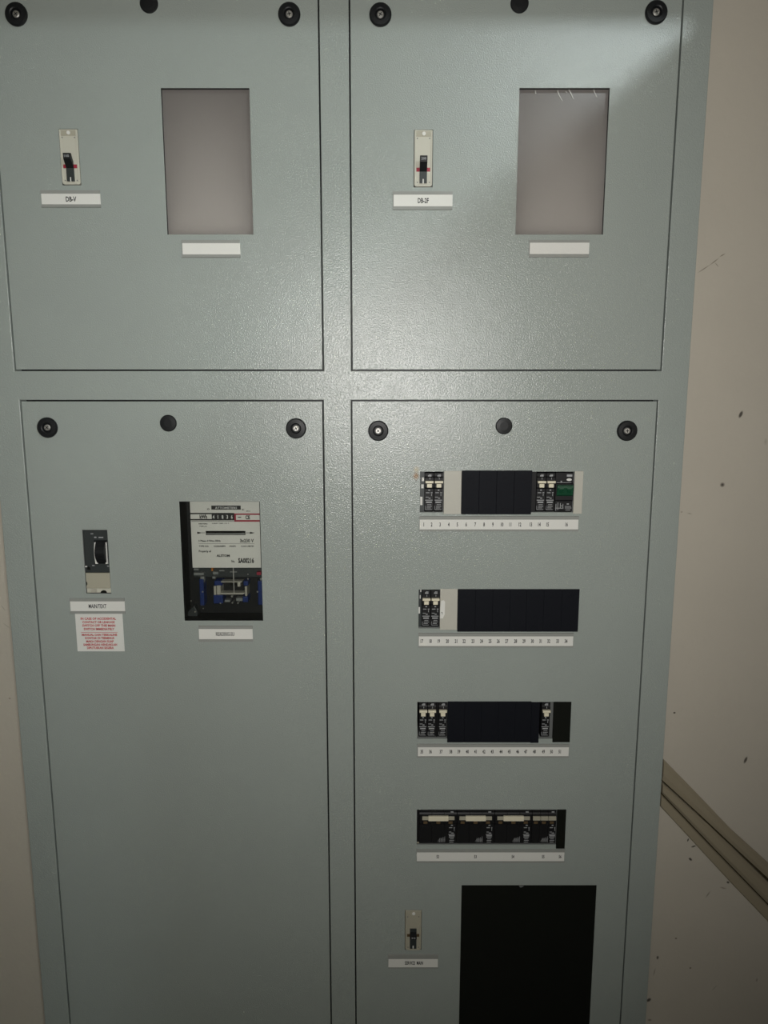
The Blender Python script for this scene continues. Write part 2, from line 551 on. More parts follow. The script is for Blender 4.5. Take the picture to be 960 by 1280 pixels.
# hazy windows: shallow painted box behind the cut-out, pane at its back
for k, c in (('ul', 'window_a'), ('ur', 'window_b')):
    x0, x1, z0, z1 = CUT[c]
    D = 0.012
    MB().slab(x0 - 0.006, x1 + 0.006, z0 - 0.006, z1 + 0.006, 0.0025, 0.096, [(x0 - 0.001, x1 + 0.001, z0 - 0.001, z1 + 0.001)]).build('window_frame', M_SLATE, doors[k])
    MB().quad(x0 - 0.001, x1 + 0.001, z0 - 0.001, z1 + 0.001, D).build('window_pane', M_PANE, doors[k])
    MB().sideprism([(0.022, z0), (0.0235, z0), (0.0955, z1), (0.094, z1)], x0 - 0.0008, x1 + 0.0008).build('backing_plate', M_BACKING, doors[k])  # slope shaped for its light: pane brighter below, dimmer towards the top
x0, x1, z0, z1 = CUT['window_b']
sc_ = MB()
for pts in ([(697, 113), (699, 119), (703, 126)], [(711, 112), (714, 117), (717, 124)], [(742, 112), (744, 117), (746, 121)], [(669, 113), (670, 117)], [(707, 114), (709, 116)]):
    for (ax, ay), (bx, by) in zip(pts[:-1], pts[1:]):
        A, B = P(ax, ay, 0.011), P(bx, by, 0.011)
        w = 0.0006
        sc_.prism([(A[0] - w, A[1]), (B[0] - w, B[1]), (B[0] + w, B[1]), (A[0] + w, A[1])], 0.0108, 0.0119)
    sc_.build('glue_streak', M_PAPER, doors['ur'])
    sc_ = MB()

# black board behind the lowest opening
x0, x1, z0, z1 = CUT['board']
bd = thing('black_board', 'matt black sheet closing the large opening at lower right', 'panel', ((x0 + x1) / 2, 0.004, z0))
MB().box(x0 - 0.006, x1 + 0.006, 0.0028, 0.0058, z0 - 0.006, z1 + 0.006).build('sheet', M_BOARD, bd)
nx, nz = P(651, 1108, 0.0025)
MB().prism([(nx - 0.004, nz + 0.0015), (nx - 0.001, nz - 0.0015), (nx + 0.002, nz - 0.001), (nx + 0.006, nz + 0.0015)], 0.001, 0.0027).build('chip', M_STEEL_IN, bd)

# ------------------------------------------------------------------ label holders
M_TXT = M_INK


def holder(label, px, paper, texts, h, name='label_holder', group='label holders stuck to the doors', sx=0.58, bold=0.03, tilt=0.0):
    X0, X1, Z0, Z1 = rect(*px)
    x0, x1, z0, z1 = rect(*paper)
    t = thing(name, label, 'label', ((X0 + X1) / 2, 0, Z0), group)
    MB().box(X0, X1, -0.0012, -0.0001, Z0, Z1).build('back_strip', M_CHANNEL, t, bevel=0.0003)
    MB().sideprism([(-0.0012, Z1), (-0.0034, Z1 - 0.0004), (-0.0034, z1 - 0.0002), (-0.0026, z1 - 0.0002), (-0.0024, Z1 - 0.002), (-0.0012, Z1 - 0.002)][::-1], X0, X1).build('upper_lip', M_CHANNEL, t)
    MB().sideprism([(-0.0012, Z0), (-0.0034, Z0 + 0.0004), (-0.0034, z0 + 0.0002), (-0.0026, z0 + 0.0002), (-0.0024, Z0 + 0.002), (-0.0012, Z0 + 0.002)], X0, X1).build('lower_lip', M_CHANNEL, t)
    dz = tilt * (x1 - x0)
    MB().prism([(x0, z0 - 0.0002), (x1, z0 - 0.0002 + dz), (x1, z1 + dz), (x0, z1)], -0.0024, -0.0014).build('paper_insert', M_PAPER, t)
    if texts:
        zc = (z0 + z1) / 2
        for tx, s, w in texts:
            cx = RX(tx, (paper[1] + paper[3]) / 2)
            mb = MB()
            text(mb, s, cx, zc - h / 2, h, -0.00255, width=w, sx=sx, bold=bold)
            mb.build('numeral' if s.isdigit() else 'lettering', M_TXT, t)
    return t


PXM = 0.00156
holder('white DB-V label under the upper left switch', (52, 238, 126, 259.5), (52.5, 242.3, 126, 256), [(89.5, 'DB-V', 12.5 * PXM)], 0.0085, bold=0.03)
holder('white DB-2F label under the upper right switch', (491, 239.5, 565.5, 262.5), (492, 243.5, 565.5, 258.5), [(529, 'DB-2F', 13 * PXM)], 0.0085, bold=0.03)
holder('blank white label under the left hazy window', (227.5, 300, 300.5, 322), (228.5, 304, 300.5, 318.5), [], 0.008)
holder('blank white label under the right hazy window', (661, 300, 736, 322), (662, 303.5, 736, 318), [], 0.008)
holder('white MAIN/TEXT label under the dark main switch', (88, 747.5, 156.5, 766.5), (88.5, 751, 156.5, 763.5), [(122.5, 'MAIN/TEXT', 23 * PXM)], 0.0082, bold=0.018)
holder('white READING label under the electricity meter', (248.5, 782, 316, 801.5), (249, 785.5, 316, 798.5), [(281.7, 'READING-SU', 24 * PXM)], 0.0078, bold=0.018)
holder('white SERVICE MAIN label under the lowest small switch', (485, 1192, 547.5, 1209.5), (485.5, 1197.3, 547.2, 1208), [(512.3, 'SERVICE', 13 * PXM / 0.9), (524.8, 'MAIN', 8 * PXM / 0.9)], 0.0082, bold=0.03)


def strip(label, px, paper, nums, h):
    return holder(label, px, paper, [(x, str(n), None) for n, x in nums], h, name='number_strip', group='number strips under the breaker rows', sx=0.56)


z7 = lambda v: 510 + v * 230 / 960
z9 = lambda v: 510 + v * 220 / 960
strip('white strip numbered 1 to 16 under the topmost breaker row', (524, 645, 723, 664), (524.5, 649, 722.5, 661.5),
      list(zip(range(1, 17), map(z7, [82, 123, 167, 212, 257, 303, 350, 396, 442, 490, 533, 583, 640, 684, 727, 826]))), 0.0076)
strip('white strip numbered 17 to 34 under the second breaker row', (523, 791, 716.5, 809), (523.5, 794.7, 716, 807),
      list(zip(range(17, 35), map(z7, [72, 117, 160, 205, 250, 292, 338, 383, 427, 470, 514, 560, 604, 648, 690, 733, 779, 823]))), 0.0076)
strip('white strip numbered 35 to 51 under the third breaker row', (521.5, 929.5, 711, 946.5), (522.3, 933, 710.5, 944.5),
      list(zip(range(35, 52), map(z9, [75, 122, 180, 233, 277, 323, 367, 413, 458, 506, 551, 597, 641, 688, 737, 781, 826]))), 0.0076)
strip('white strip numbered 52 to 56 under the lowest breaker row', (520.5, 1061, 705.5, 1077.5), (521, 1064.2, 705, 1075.5),
      list(zip(range(52, 57), map(z9, [162, 367, 571, 736, 828]))), 0.0072)

# red warning sticker
x0, x1, z0, z1 = rect(95.5, 767, 154.5, 814)
st = thing('warning_sticker', 'white sticker with red warning text under the main switch label', 'sticker', ((x0 + x1) / 2, 0, z0))
MB().box(x0, x1, -0.0006, -0.0001, z0, z1).build('sticker_sheet', M_PAPER, st)
mb = MB()
lines = [('IN CASE OF ACCIDENTAL', 773.2, 46), ('CONTACT OR LEAKAGE', 777.6, 42), ('SWITCH OFF THIS MAIN', 781.8, 43), ('SWITCH IMMEDIATELY', 786.2, 40),
         ('MANUAL DAN TERKALINE', 793.4, 46), ('KONTAK DI TERMINUS', 797.5, 38), ('MAKA DENGAN SUAP', 801.6, 36), ('SAMBUNGAN HENDAKLAH', 805.7, 44), ('DIPUTUSKAN SEGERA', 809.7, 35)]
for s, py, w in lines:
    cxp = 123 + (py - 773) * 0.075
    text(mb, s, RX(cxp, py), RZ(py + 1.3), 0.0046, -0.0008, width=w * PXM, bold=0.04)
xa, xb = RX(101.5, 790.3), RX(147, 790.3)
zl = RZ(790.3)
mb.box(xa, xb, -0.0008, -0.0006, zl - 0.0004, zl + 0.0004)
mb.build('red_lettering', M_REDINK, st)

# ------------------------------------------------------------------ small cream switches (moulded case, lever, red bar)
PLATE_Y = 0.0999


def cream_switch(cut, label, lever_out, barmat, cream, z_bar, lever_h, head_print, slot_up=0.0, group='cream lever switches'):
    X0, X1, Z0, Z1 = CUT[cut]
    X0 += 0.0008; X1 -= 0.0008; Z0 += 0.0008; Z1 -= 0.0008
    t = thing('lever_switch', label, 'switch', ((X0 + X1) / 2, 0, Z0), group)
    cx = (X0 + X1) / 2
    W, H = X1 - X0, Z1 - Z0
    r = W * 0.14
    pts = []
    for (ox, oz, a0) in ((X0 + r, Z0 + r, 180), (X1 - r, Z0 + r, 270)):
        for q in range(5):
            a = math.radians(a0 + q * 22.5)
            pts.append((ox + r * math.cos(a), oz + r * math.sin(a)))
    pts += [(X1, Z1), (X0, Z1)]
    body = MB().prism(pts, -0.001, PLATE_Y).build('case', cream, t, bevel=0.0006)
    # raised rim
    rim = MB()
    wv = W * 0.09
    rim.box(X0 + 0.0004, X0 + wv, -0.0024, -0.0009, Z0 + r, Z1 - 0.001)
    rim.box(X1 - wv, X1 - 0.0004, -0.0024, -0.0009, Z0 + r, Z1 - 0.001)
    rim.box(X0 + r, X1 - r, -0.0024, -0.0009, Z0 + 0.0004, Z0 + H * 0.035)
    rim.build('rim', cream, t, bevel=0.0005)
    MB().box(X0 + wv, X1 - wv, -0.0016, -0.0009, Z1 - H * 0.12, Z1 - H * 0.02).build('top_band', M_CREAMD, t)
    MB().lathe([(W * 0.10, -0.0015), (W * 0.10, -0.0030), (W * 0.07, -0.0034)], cx + W * 0.02, Z1 - H * 0.068, 14).build('test_button', M_PAPER, t)
    for sx_, sz in ((X0 + W * 0.16, Z1 - H * 0.15), (X1 - W * 0.16, Z1 - H * 0.15), (X0 + W * 0.18, Z0 + H * 0.075), (X1 - W * 0.16, Z0 + H * 0.075)):
        MB().lathe([(0.0012, -0.0012), (0.0012, -0.0018), (0.0007, -0.0019)], sx_, sz, 8).build('case_screw', M_STEEL_IN, t)
    zb = Z0 + H * z_bar
    MB().box(cx - W * 0.38, cx + W * 0.38, -0.0022, -0.0011, zb - H * 0.035, zb + H * 0.035).build('indicator_bar', barmat, t, bevel=0.0004)
    hw = W * 0.205
    zs0 = Z0 + H * 0.055
    # slotted quadrant below the lever, with the notch left open
    nw = W * 0.035
    q = MB()
    q.box(cx - hw, cx - nw, -0.0040, -0.0011, zs0, zb)
    q.box(cx + nw, cx + hw, -0.0040, -0.0011, zs0, zb)
    q.box(cx - nw, cx + nw, -0.0040, -0.0011, zs0 + H * 0.08, zb)
    if slot_up:
        q.box(cx - hw, cx + hw, -0.0040, -0.0011, zb, zb + slot_up)
    q.build('quadrant', M_SLATE, t)
    MB().box(cx - nw, cx + nw, -0.0026, -0.0011, zs0, zs0 + H * 0.078).build('white_notch', M_PAPER, t)
    zt = zb + lever_h
    lv = MB().sideprism([(-0.002, zb - 0.006), (-lever_out, zt - 0.011), (-lever_out - 0.001, zt - 0.001), (-lever_out + 0.004, zt), (-0.004, zb + 0.010), (-0.002, zb + 0.010)], cx - hw, cx + hw)
    lev = lv.build('lever', M_BLACK, t, bevel=0.0008)
    mb_ = MB()
    text(mb_, head_print, cx, zt - 0.0082, 0.0042, -lever_out - 0.0012, width=hw * 1.3, bold=0.01)
    mb_.build('lever_print', M_GREYINK, lev)
    return t


cream_switch('breaker_v', 'cream lever switch with red bar left of the left hazy window', 0.015, M_RED, M_CREAM, 0.33, 0.0205, '100')
cream_switch('breaker_2f', 'cream lever switch with red bar left of the right hazy window', 0.018, M_RED, M_CREAM, 0.30, 0.021, '200')
cream_switch('service', 'small dull cream lever switch beside the black board', 0.012, M_BROWN, M_CREAMD, 0.38, 0.0085, '30', slot_up=0.0165)

# ------------------------------------------------------------------ dark main switch
X0, X1, Z0, Z1 = CUT['main']
X0 += 0.0008; X1 -= 0.0008; Z0 += 0.0008; Z1 -= 0.0008
W, H = X1 - X0, Z1 - Z0
t = thing('main_switch', 'slate grey rocker main switch with cream lower cover on left door', 'switch', ((X0 + X1) / 2, 0, Z0))
zc = Z0 + H * 0.325
fx0, fx1 = X0 + W * 0.40, X1 - W * 0.05
fz0, fz1 = zc + H * 0.14, zc + H * 0.51
MB().slab(X0, X1, zc, Z1, 0.004, 0.03, [(fx0, fx1, fz0, fz1)]).build('front_cover', M_SLATE, t, bevel=0.0006)
MB().box(X0 + 0.001, X1 - 0.001, 0.0302, PLATE_Y, Z0 + 0.001, Z1 - 0.001).build('case', M_BLACK, t)
MB().box(X0, X1, 0.001, 0.0300, Z0 + H * 0.075, zc - 0.0006).build('terminal_cover', M_CREAMD, t, bevel=0.0008)
lo = MB().box(X0, X1, 0.003, 0.0300, Z0, Z0 + H * 0.072).build('terminal_shroud', M_CREAM, t, bevel=0.0006)
MB().box(X0 + W * 0.18, X0 + W * 0.42, 0.0018, 0.0029, Z0 + H * 0.008, Z0 + H * 0.066).build('grey_tab', M_DULLMETAL, lo)
MB().prism([(X0 + W * 0.70 + 0.0062 * math.cos(a), Z0 + 0.0004 + 0.0052 * math.sin(a)) for a in [math.pi * i / 10 for i in range(11)]], 0.0016, 0.0029).build('wire_hole', M_BOARD, lo)
MB().prism([(X0 + W * 0.02, zc - H * 0.21), (X0 + W * 0.055, zc - H * 0.18), (X0 + W * 0.045, zc - H * 0.14), (X0 + W * 0.02, zc - H * 0.15)], 0.0002, 0.0009).build('chip', M_BOARD, t)
# pale slides on both sides of the rocker slot, bowed as in the moulding
for side in (0, 1):
    s = MB()
    n = 8
    ws = W * (0.07 if side == 0 else 0.035)
    for i in range(n):
        za, zb_ = fz0 + (fz1 - fz0) * 0.92 * i / n, fz0 + (fz1 - fz0) * 0.92 * (i + 1) / n
        ba = -W * 0.05 * math.sin(math.pi * (0.12 + 0.8 * i / n)) + W * 0.05
        bb = -W * 0.05 * math.sin(math.pi * (0.12 + 0.8 * (i + 1) / n)) + W * 0.05
        if side == 0:
            s.prism([(fx0 + ba, za), (fx0 + ba + ws, za), (fx0 + bb + ws, zb_), (fx0 + bb, zb_)], 0.0030, 0.012)
        else:
            s.prism([(fx1 - W * 0.02 - ws, za), (fx1 - W * 0.02, za), (fx1 - W * 0.02, zb_), (fx1 - W * 0.02 - ws, zb_)], 0.0030, 0.012)
    xx = fx0 + W * 0.04 if side == 0 else fx1 - W * 0.10
    s.box(xx, xx + W * 0.085, 0.0028, 0.012, fz0, fz0 + H * 0.022)
    s.build('pale_slide', M_PAPER, t)
lv = MB()
prof = [(0.028, fz0 + 0.001)] + [(0.004 - 0.012 * math.sin(math.pi * i / 8), fz0 + 0.001 + (fz1 - fz0 - 0.002) * i / 8) for i in range(9)] + [(0.028, fz1 - 0.001)]
lv.sideprism(prof, fx0 + W * 0.10, fx1 - W * 0.07).build('rocker', M_BLACK, t)
pr = MB()
for (ax, az, ww, hh) in ((0.30, 0.955, 0.11, 0.013), (0.44, 0.895, 0.09, 0.02), (0.62, 0.895, 0.19, 0.017)):
    pr.quad(X0 + W * ax, X0 + W * (ax + ww), Z0 + H * az - H * 0.02, Z0 + H * (az + hh) - H * 0.02, 0.0037)
pr.quad(X0 + W * 0.28, X0 + W * 0.38, zc + H * 0.105, zc + H * 0.12, 0.0037)
pr.quad(X0 + W * 0.90, X0 + W * 0.98, zc + H * 0.095, zc + H * 0.11, 0.0037)
pr.build('front_print', M_GREYINK, t)
MB().box(X0, X0 + W * 0.075, 0.0015, 0.0039, zc + H * 0.09, zc + H * 0.108).build('white_tab', M_PAPER, t)
MB().prism([(X0 + W * 0.06, zc + H * 0.05), (X0 + W * 0.2, zc + H * 0.04), (X0 + W * 0.19, zc + H * 0.08), (X0 + W * 0.1, zc + H * 0.10)], 0.0030, 0.0039).build('latch', M_BOARD, t)

# ------------------------------------------------------------------ electricity meter
X0, X1, Z0, Z1 = CUT['meter']
t = thing('electricity_meter', 'electricity meter with white dial plate and blue coils behind opening', 'meter', ((X0 + X1) / 2, 0.02, Z0))
MY = 0.022                                   # face of the dial plate
BY = 0.062                                   # dark back of the works
MB().slab(X0 - 0.012, X1 + 0.012, Z0 - 0.012, Z1 + 0.012, 0.004, BY, [(X0 - 0.002, X1 + 0.002, Z0 - 0.002, Z1 + 0.002)]).build('housing', M_BLACK, t)
MB().box(X0 - 0.012, X1 + 0.012, BY + 0.0002, PLATE_Y, Z0 - 0.012, Z1 + 0.012).build('back_case', M_BLACK, t)


def mx_(px, py, Y=MY):
    return RX(px, py, Y)


def mz_(py, Y=MY):
    return RZ(py, Y)


# crop of the dial: image origin (220, 620), scale 115 / 960 px
def q(u, v, Y=MY):
    return P(220 + u * 115 / 960, 620 + v * 115 / 960, Y)


lx = 0.5 * (q(148, 55)[0] + q(170, 745)[0])
rx_ = 0.5 * (q(870, 55)[0] + q(885, 748)[0])
tz, bz = q(500, 40)[1], q(500, 748)[1]
dial = MB().box(lx, rx_, MY, MY + 0.002, bz, tz).build('dial_plate', M_PLATE, t)
PW, PH = rx_ - lx, tz - bz


def d(u, v):
    """dial fractions of the straightened plate from crop coordinates"""
    vv = (v - 55) / (748 - 55)
    l, r = 148 + 22 * vv, 870 + 15 * vv
    return lx + PW * (u - l) / (r - l), q(500, v)[1]


def dbox(mb, u0, v0, u1, v1, y0=-0.0006, y1=0.0):
    a, b_ = d(u0, (v0 + v1) / 2)[0], d(u1, (v0 + v1) / 2)[0]
    return mb.box(a, b_, MY + y0, MY + y1 - 0.0001, d(500, v1)[1], d(500, v0)[1])


blk = MB()
dbox(blk, 372, 100, 678, 142)
dbox(blk, 150, 176, 610, 190)
dbox(blk, 152, 240, 610, 254)
dbox(blk, 375, 188, 610, 242)
dbox(blk, 160, 262, 640, 266, -0.0003)
blk.build('black_band', M_INK, dial)
red = MB()
dbox(red, 610, 182, 874, 197)
dbox(red, 610, 250, 874, 268)
dbox(red, 605, 196, 628, 252)
red.build('red_band', M_RED, dial)
wt = MB()
for s, u in (('4', 395), ('1', 440), ('8', 488), ('3', 537), ('6', 585)):
    cx, _ = d(u, 220)
    text(wt, s, cx, d(u, 236)[1], 0.0072, MY - 0.0009, sx=0.75, bold=0.02)
cx, _ = d(525, 122)
text(wt, 'ATTOMETERS', cx, d(525, 134)[1], 0.0042, MY - 0.0009, width=0.044, bold=0.01)
wt.build('white_digits', M_WHITEINK, dial)
ink = MB()


def dt(s, u, v, h, w=None, align='C', bold=0.03, sx=0.75):
    cx, z = d(u, v)
    text(ink, s, cx, z, h, MY - 0.0004, width=w * 115 / 960 * PXM if w else None, align=align, bold=bold, sx=sx)


dt('kWh', 288, 235, 0.0078, 80, bold=0.045)
dt('CE', 750, 240, 0.0072, 50, bold=0.045)
dt('-', 665, 234, 0.008, 36, bold=0.03)
dt('o', 340, 145, 0.005, 26, bold=0.02)
dt('c', 700, 148, 0.004, 28, bold=0.02)
dt('2416', 755, 162, 0.002, 44)
dt('METERS', 285, 295, 0.0022, 95)
dt('TYPE AC', 285, 322, 0.0022, 85)
dt('1000 100 10 1', 465, 290, 0.0020, 180)
dt('3 Phase 4 Wire 50Hz', 350, 476, 0.0036, 240)
dt('3x230 V', 740, 482, 0.0068, 150, sx=0.7)
dt('TYPE 3CL', 290, 531, 0.0030, 110)
dt('15(60)AMPS', 455, 531, 0.0030, 125)
dt('375/kWh', 590, 531, 0.0030, 70)
dt('CLASS 2 METER', 745, 531, 0.0030, 140)
dt('Property of', 302, 586, 0.0042, 135)
dt('ALSTOM', 490, 634, 0.0046, 145, bold=0.045)
dt('No.', 595, 692, 0.0046, 38)
dt('SA00216', 730, 696, 0.0094, 172, bold=0.045)
a, _ = d(235, 496)
b_, zz = d(818, 496)
ink.box(a, b_, MY - 0.0004, MY - 0.0001, zz - 0.0002, zz + 0.0002)
for (u0, u1, um) in ((222, 300, 275), (730, 822, 772)):
    # arrows beside the disc slot
    (x_a, z_a), (x_b, _) = d(u0, 384), d(u1, 384)
    xm, _ = d(um, 384)
    hz = 0.0022
    if u0 < 400:
        ink.prism([(x_a, z_a - hz), (xm, z_a), (x_a, z_a + hz)], MY - 0.0005, MY - 0.0001)
        ink.box(xm - 0.002, x_b, MY - 0.0005, MY - 0.0001, z_a - 0.0004, z_a + 0.0004)
    else:
        ink.prism([(xm, z_a - hz), (x_b, z_a), (xm, z_a + hz)], MY - 0.0005, MY - 0.0001)
        ink.box(x_a, xm + 0.002, MY - 0.0005, MY - 0.0001, z_a - 0.0004, z_a + 0.0004)
ink.build('dial_lettering', M_INK, dial)
sl = MB()
dbox(sl, 312, 364, 725, 406, -0.0008)
sl.build('disc_slot', M_BOARD, dial)
dk = MB()
(xa, za), (xb, _) = d(318, 392), d(719, 392)
dk.lathe([(0.0001, 0), (0.0001, 0)], 0, -5, 3) if False else None
n = 14
vs = []
for i in range(n + 1):
    s_ = i / n
    xq = xa + (xb - xa) * s_
    yq = MY - 0.0010 - 0.0022 * math.sin(math.pi * s_)
    vs += [(xq, yq, za - 0.0012), (xq, yq, za + 0.0012), (xq, MY - 0.0009, za + 0.0012), (xq, MY - 0.0009, za - 0.0012)]
fs = []
for i in range(n):
    for k in range(4):
        fs.append((i * 4 + k, i * 4 + (k + 1) % 4, (i + 1) * 4 + (k + 1) % 4, (i + 1) * 4 + k))
fs += [(0, 1, 2, 3), (n * 4 + 3, n * 4 + 2, n * 4 + 1, n * 4)]
dk.add(vs, fs).build('disc_edge', M_STEEL_IN, dial)
# the works below the plate: crop origin (220, 700), scale 115 / 960
WYY = 0.034


def g(u, v, Y=WYY):
    return P(220 + u * 115 / 960, 700 + v * 115 / 960, Y)


def gbox(mb, u0, v0, u1, v1, y0, y1):
    (a, zt), (b_, zb_) = g(u0, v0), g(u1, v1)
    return mb.box(a, b_, y0, y1, zb_, zt)


for (u0, v0, u1, v1, y0) in ((395, 222, 480, 272, 0.036), (700, 225, 752, 272, 0.036), (392, 362, 495, 450, 0.030), (695, 378, 755, 440, 0.032),
                             (238, 205, 295, 480, 0.036), (850, 220, 906, 470, 0.034)):
    gbox(MB(), u0, v0, u1, v1, y0, BY).build('coil', M_BLUE, t, bevel=0.0015)
for (u0, v0, u1, v1, y0) in ((392, 272, 422, 375, 0.033), (425, 265, 470, 360, 0.031), (718, 275, 745, 375, 0.032)):
    gbox(MB(), u0, v0, u1, v1, y0, BY).build('magnet_arm', M_DULLMETAL, t, bevel=0.001)
y = MB()
gbox(y, 455, 338, 718, 352, 0.030, 0.050)
gbox(y, 470, 352, 700, 362, 0.034, 0.050)
y.build('magnet_yoke', M_DULLMETAL, t, bevel=0.0006)
gbox(MB(), 470, 222, 690, 232, 0.032, 0.05).build('upper_bridge', M_DULLMETAL, t, bevel=0.0005)
gbox(MB(), 640, 232, 672, 278, 0.034, 0.05).build('bridge_bracket', M_DULLMETAL, t, bevel=0.0006)
c0, z0_ = g(597, 76)
c1, z1_ = g(600, 345)
sp = MB()
for k in range(10):
    pass
sp.box(c0 - 0.0010, c0 + 0.0010, 0.0335, 0.0355, z1_, z0_)
sp.build('spindle', M_METAL, t, bevel=0.0004)
gbox(MB(), 555, 235, 640, 275, 0.040, 0.052).build('disc_bearing', M_BOARD, t, bevel=0.001)
for u, v, r in ((597, 228, 0.0018), (752, 147, 0.0018), (752, 195, 0.0020), (585, 378, 0.0024), (590, 445, 0.0020), (648, 448, 0.0018), (465, 450, 0.0016), (280, 330, 0.0020),
                (852, 330, 0.0020), (285, 505, 0.0012), (160, 425, 0.0012), (200, 540, 0.0016), (862, 615, 0.0014)):
    back = {280: 0.0359, 852: 0.0339, 465: 0.0299, 285: BY, 160: BY, 200: 0.0379, 862: BY, 752: 0.0499, 597: 0.0334}.get(u, 0.0335)
    cx, cz = g(u, v, back)
    MB().lathe([(r * 0.8, back + (0.015 if u in (585, 590, 648) else 0)), (r * 0.8, back - 0.0008), (r, back - 0.0010), (r * 0.6, back - 0.0022)], cx, cz, 10).build('works_screw', M_METAL if r >= 0.0018 else M_DULLMETAL, t)
gbox(MB(), 365, 80, 385, 118, 0.034, 0.05).build('orange_wire', M_COPPER, t, bevel=0.001)
gbox(MB(), 838, 130, 885, 162, 0.036, 0.05).build('red_clamp', M_RED, t, bevel=0.001)
for (u0, v0, u1, v1) in ((175, 95, 230, 118), (175, 140, 285, 170), (245, 180, 290, 240), (375, 130, 435, 160), (440, 112, 500, 128), (370, 180, 405, 205), (555, 125, 630, 140), (870, 195, 900, 222), (500, 425, 560, 450), (620, 405, 690, 440)):
    gbox(MB(), u0, v0, u1, v1, 0.040, 0.055).build('works_bracket', M_STEEL_IN, t, bevel=0.001)
gbox(MB(), 165, 84, 905, 200, 0.050, BY).build('gear_frame', M_SLATE, t, bevel=0.001)
# cast corner foot at lower left
MB().prism([g(95, 632, 0.04), g(230, 632, 0.04), g(225, 540, 0.04), g(190, 470, 0.04), g(120, 540, 0.04)], 0.038, BY).build('corner_foot', M_SLATE, t, bevel=0.002)
MB().box(X0 - 0.010, X1 + 0.010, 0.0026, 0.0038, Z0 - 0.010, Z1 + 0.010).build('clear_cover', M_GLASS, t)

# ------------------------------------------------------------------ breakers and blanking plates
MW, MH = 0.0178, 0.0788
FACE = 0.0035


def mcb_parts(t, W, H, poles=1, bar=None):
    """single module breaker with its face at y = FACE, base at z = 0, centred on x = 0"""
    org = (0, 0, 0)

    def put(mb, name, m, bevel=0.0, par=None):
        o = mb.build(name, m, None, bevel=bevel)
        o.parent = par or t
        return o
    h2 = W / 2 - 0.0002
    b = MB().sideprism([(FACE + 0.004, 0), (FACE, 0.002), (FACE, H * 0.58), (FACE - 0.002, H * 0.62), (FACE - 0.002, H * 0.86), (FACE, H * 0.90), (FACE, H - 0.002), (FACE + 0.004, H), (PLATE_Y, H), (PLATE_Y, 0)], -h2, h2)
    put(b, 'case', M_MCB, 0.0004)
    return h2


def make_mcb():
    t = bpy.data.objects.new('circuit_breaker', None)
    t.empty_display_size = 0.02
    COL.objects.link(t)
    W, H = MW, MH
    h2 = mcb_parts(t, W, H)
    tg = MB()
    tg.box(-h2 * 0.92, h2 * 0.92, -0.006, FACE - 0.0019, H * 0.735, H * 0.792)
    tg.box(-h2 * 0.55, h2 * 0.55, -0.0045, FACE - 0.0019, H * 0.625, H * 0.718)
    o = tg.build('toggle', M_TOGGLE, None, bevel=0.0005)
    o.parent = t
    p = MB()
    y = FACE - 0.0003
    p.box(-0.0028, 0.0042, y, FACE, H * 0.885, H * 0.925)
    p.box(-0.0012, 0.0042, y, FACE, H * 0.935, H * 0.948)
    p.box(0.0005, 0.0014, y - 0.0020, FACE - 0.0005, H * 0.82, H * 0.87)
    p.box(-0.0016, 0.0016, y, FACE, H * 0.535, H * 0.562)
    for z, a, c, hh in ((0.475, -0.0065, 0.0006, 0.016), (0.475, 0.0032, 0.0066, 0.018), (0.40, 0.0042, 0.0052, 0.06), (0.365, -0.0070, -0.0012, 0.014), (0.335, -0.001, 0.003, 0.02),
                        (0.285, -0.0078, 0.0068, 0.018), (0.225, -0.0060, 0.0054, 0.034), (0.175, -0.0035, 0.0045, 0.012), (0.13, -0.0045, 0.0055, 0.014), (0.09, -0.005, 0.0035, 0.012), (0.05, -0.0078, 0.0056, 0.010)):
        p.box(a, c, y, FACE, H * z, H * (z + hh))
    p.box(-0.0078, -0.0072, y, FACE, H * 0.05, H * 0.15)
    o = p.build('front_print', M_GREYINK, None)
    o.parent = t
    return t


ROWZ = {1: (589.9, 640.0), 2: (737.4, 784.5), 3: (877.8, 922.3), 4: (1012.3, 1055.8)}


def row_base(r):
    return RZ(ROWZ[r][1]) + 0.0


proto = make_mcb()
MCBS = [(1, 536.6, 'black circuit breaker above numbers 1 and 2 of the topmost row'), (1, 548.4, 'black circuit breaker beside the beige blank, topmost row, above 3'),
        (1, 676.6, 'black circuit breaker above number 14 of the topmost row'), (1, 688.4, 'black circuit breaker above number 15 beside the green-toggled one'),
        (2, 532.9, 'black circuit breaker above number 18, left end of second row'), (2, 544.2, 'black circuit breaker above number 19 beside the beige blank'),
        (3, 529.0, 'black circuit breaker above number 35 at left end of third row'), (3, 539.9, 'black circuit breaker above number 36 in the third row'),
        (3, 553.6, 'black circuit breaker above number 37 set apart in the third row'), (3, 682.4, 'lone black circuit breaker above number 49 at right of third row')]
for i, (r, px, lab) in enumerate(MCBS):
    t = proto if i == 0 else copy_tree(proto)
    tag(t, lab, 'circuit breaker', 'single black circuit breakers in the rows')
    ym = sum(ROWZ[r]) / 2
    t.location = (RX(px, ym), 0.0, row_base(r))

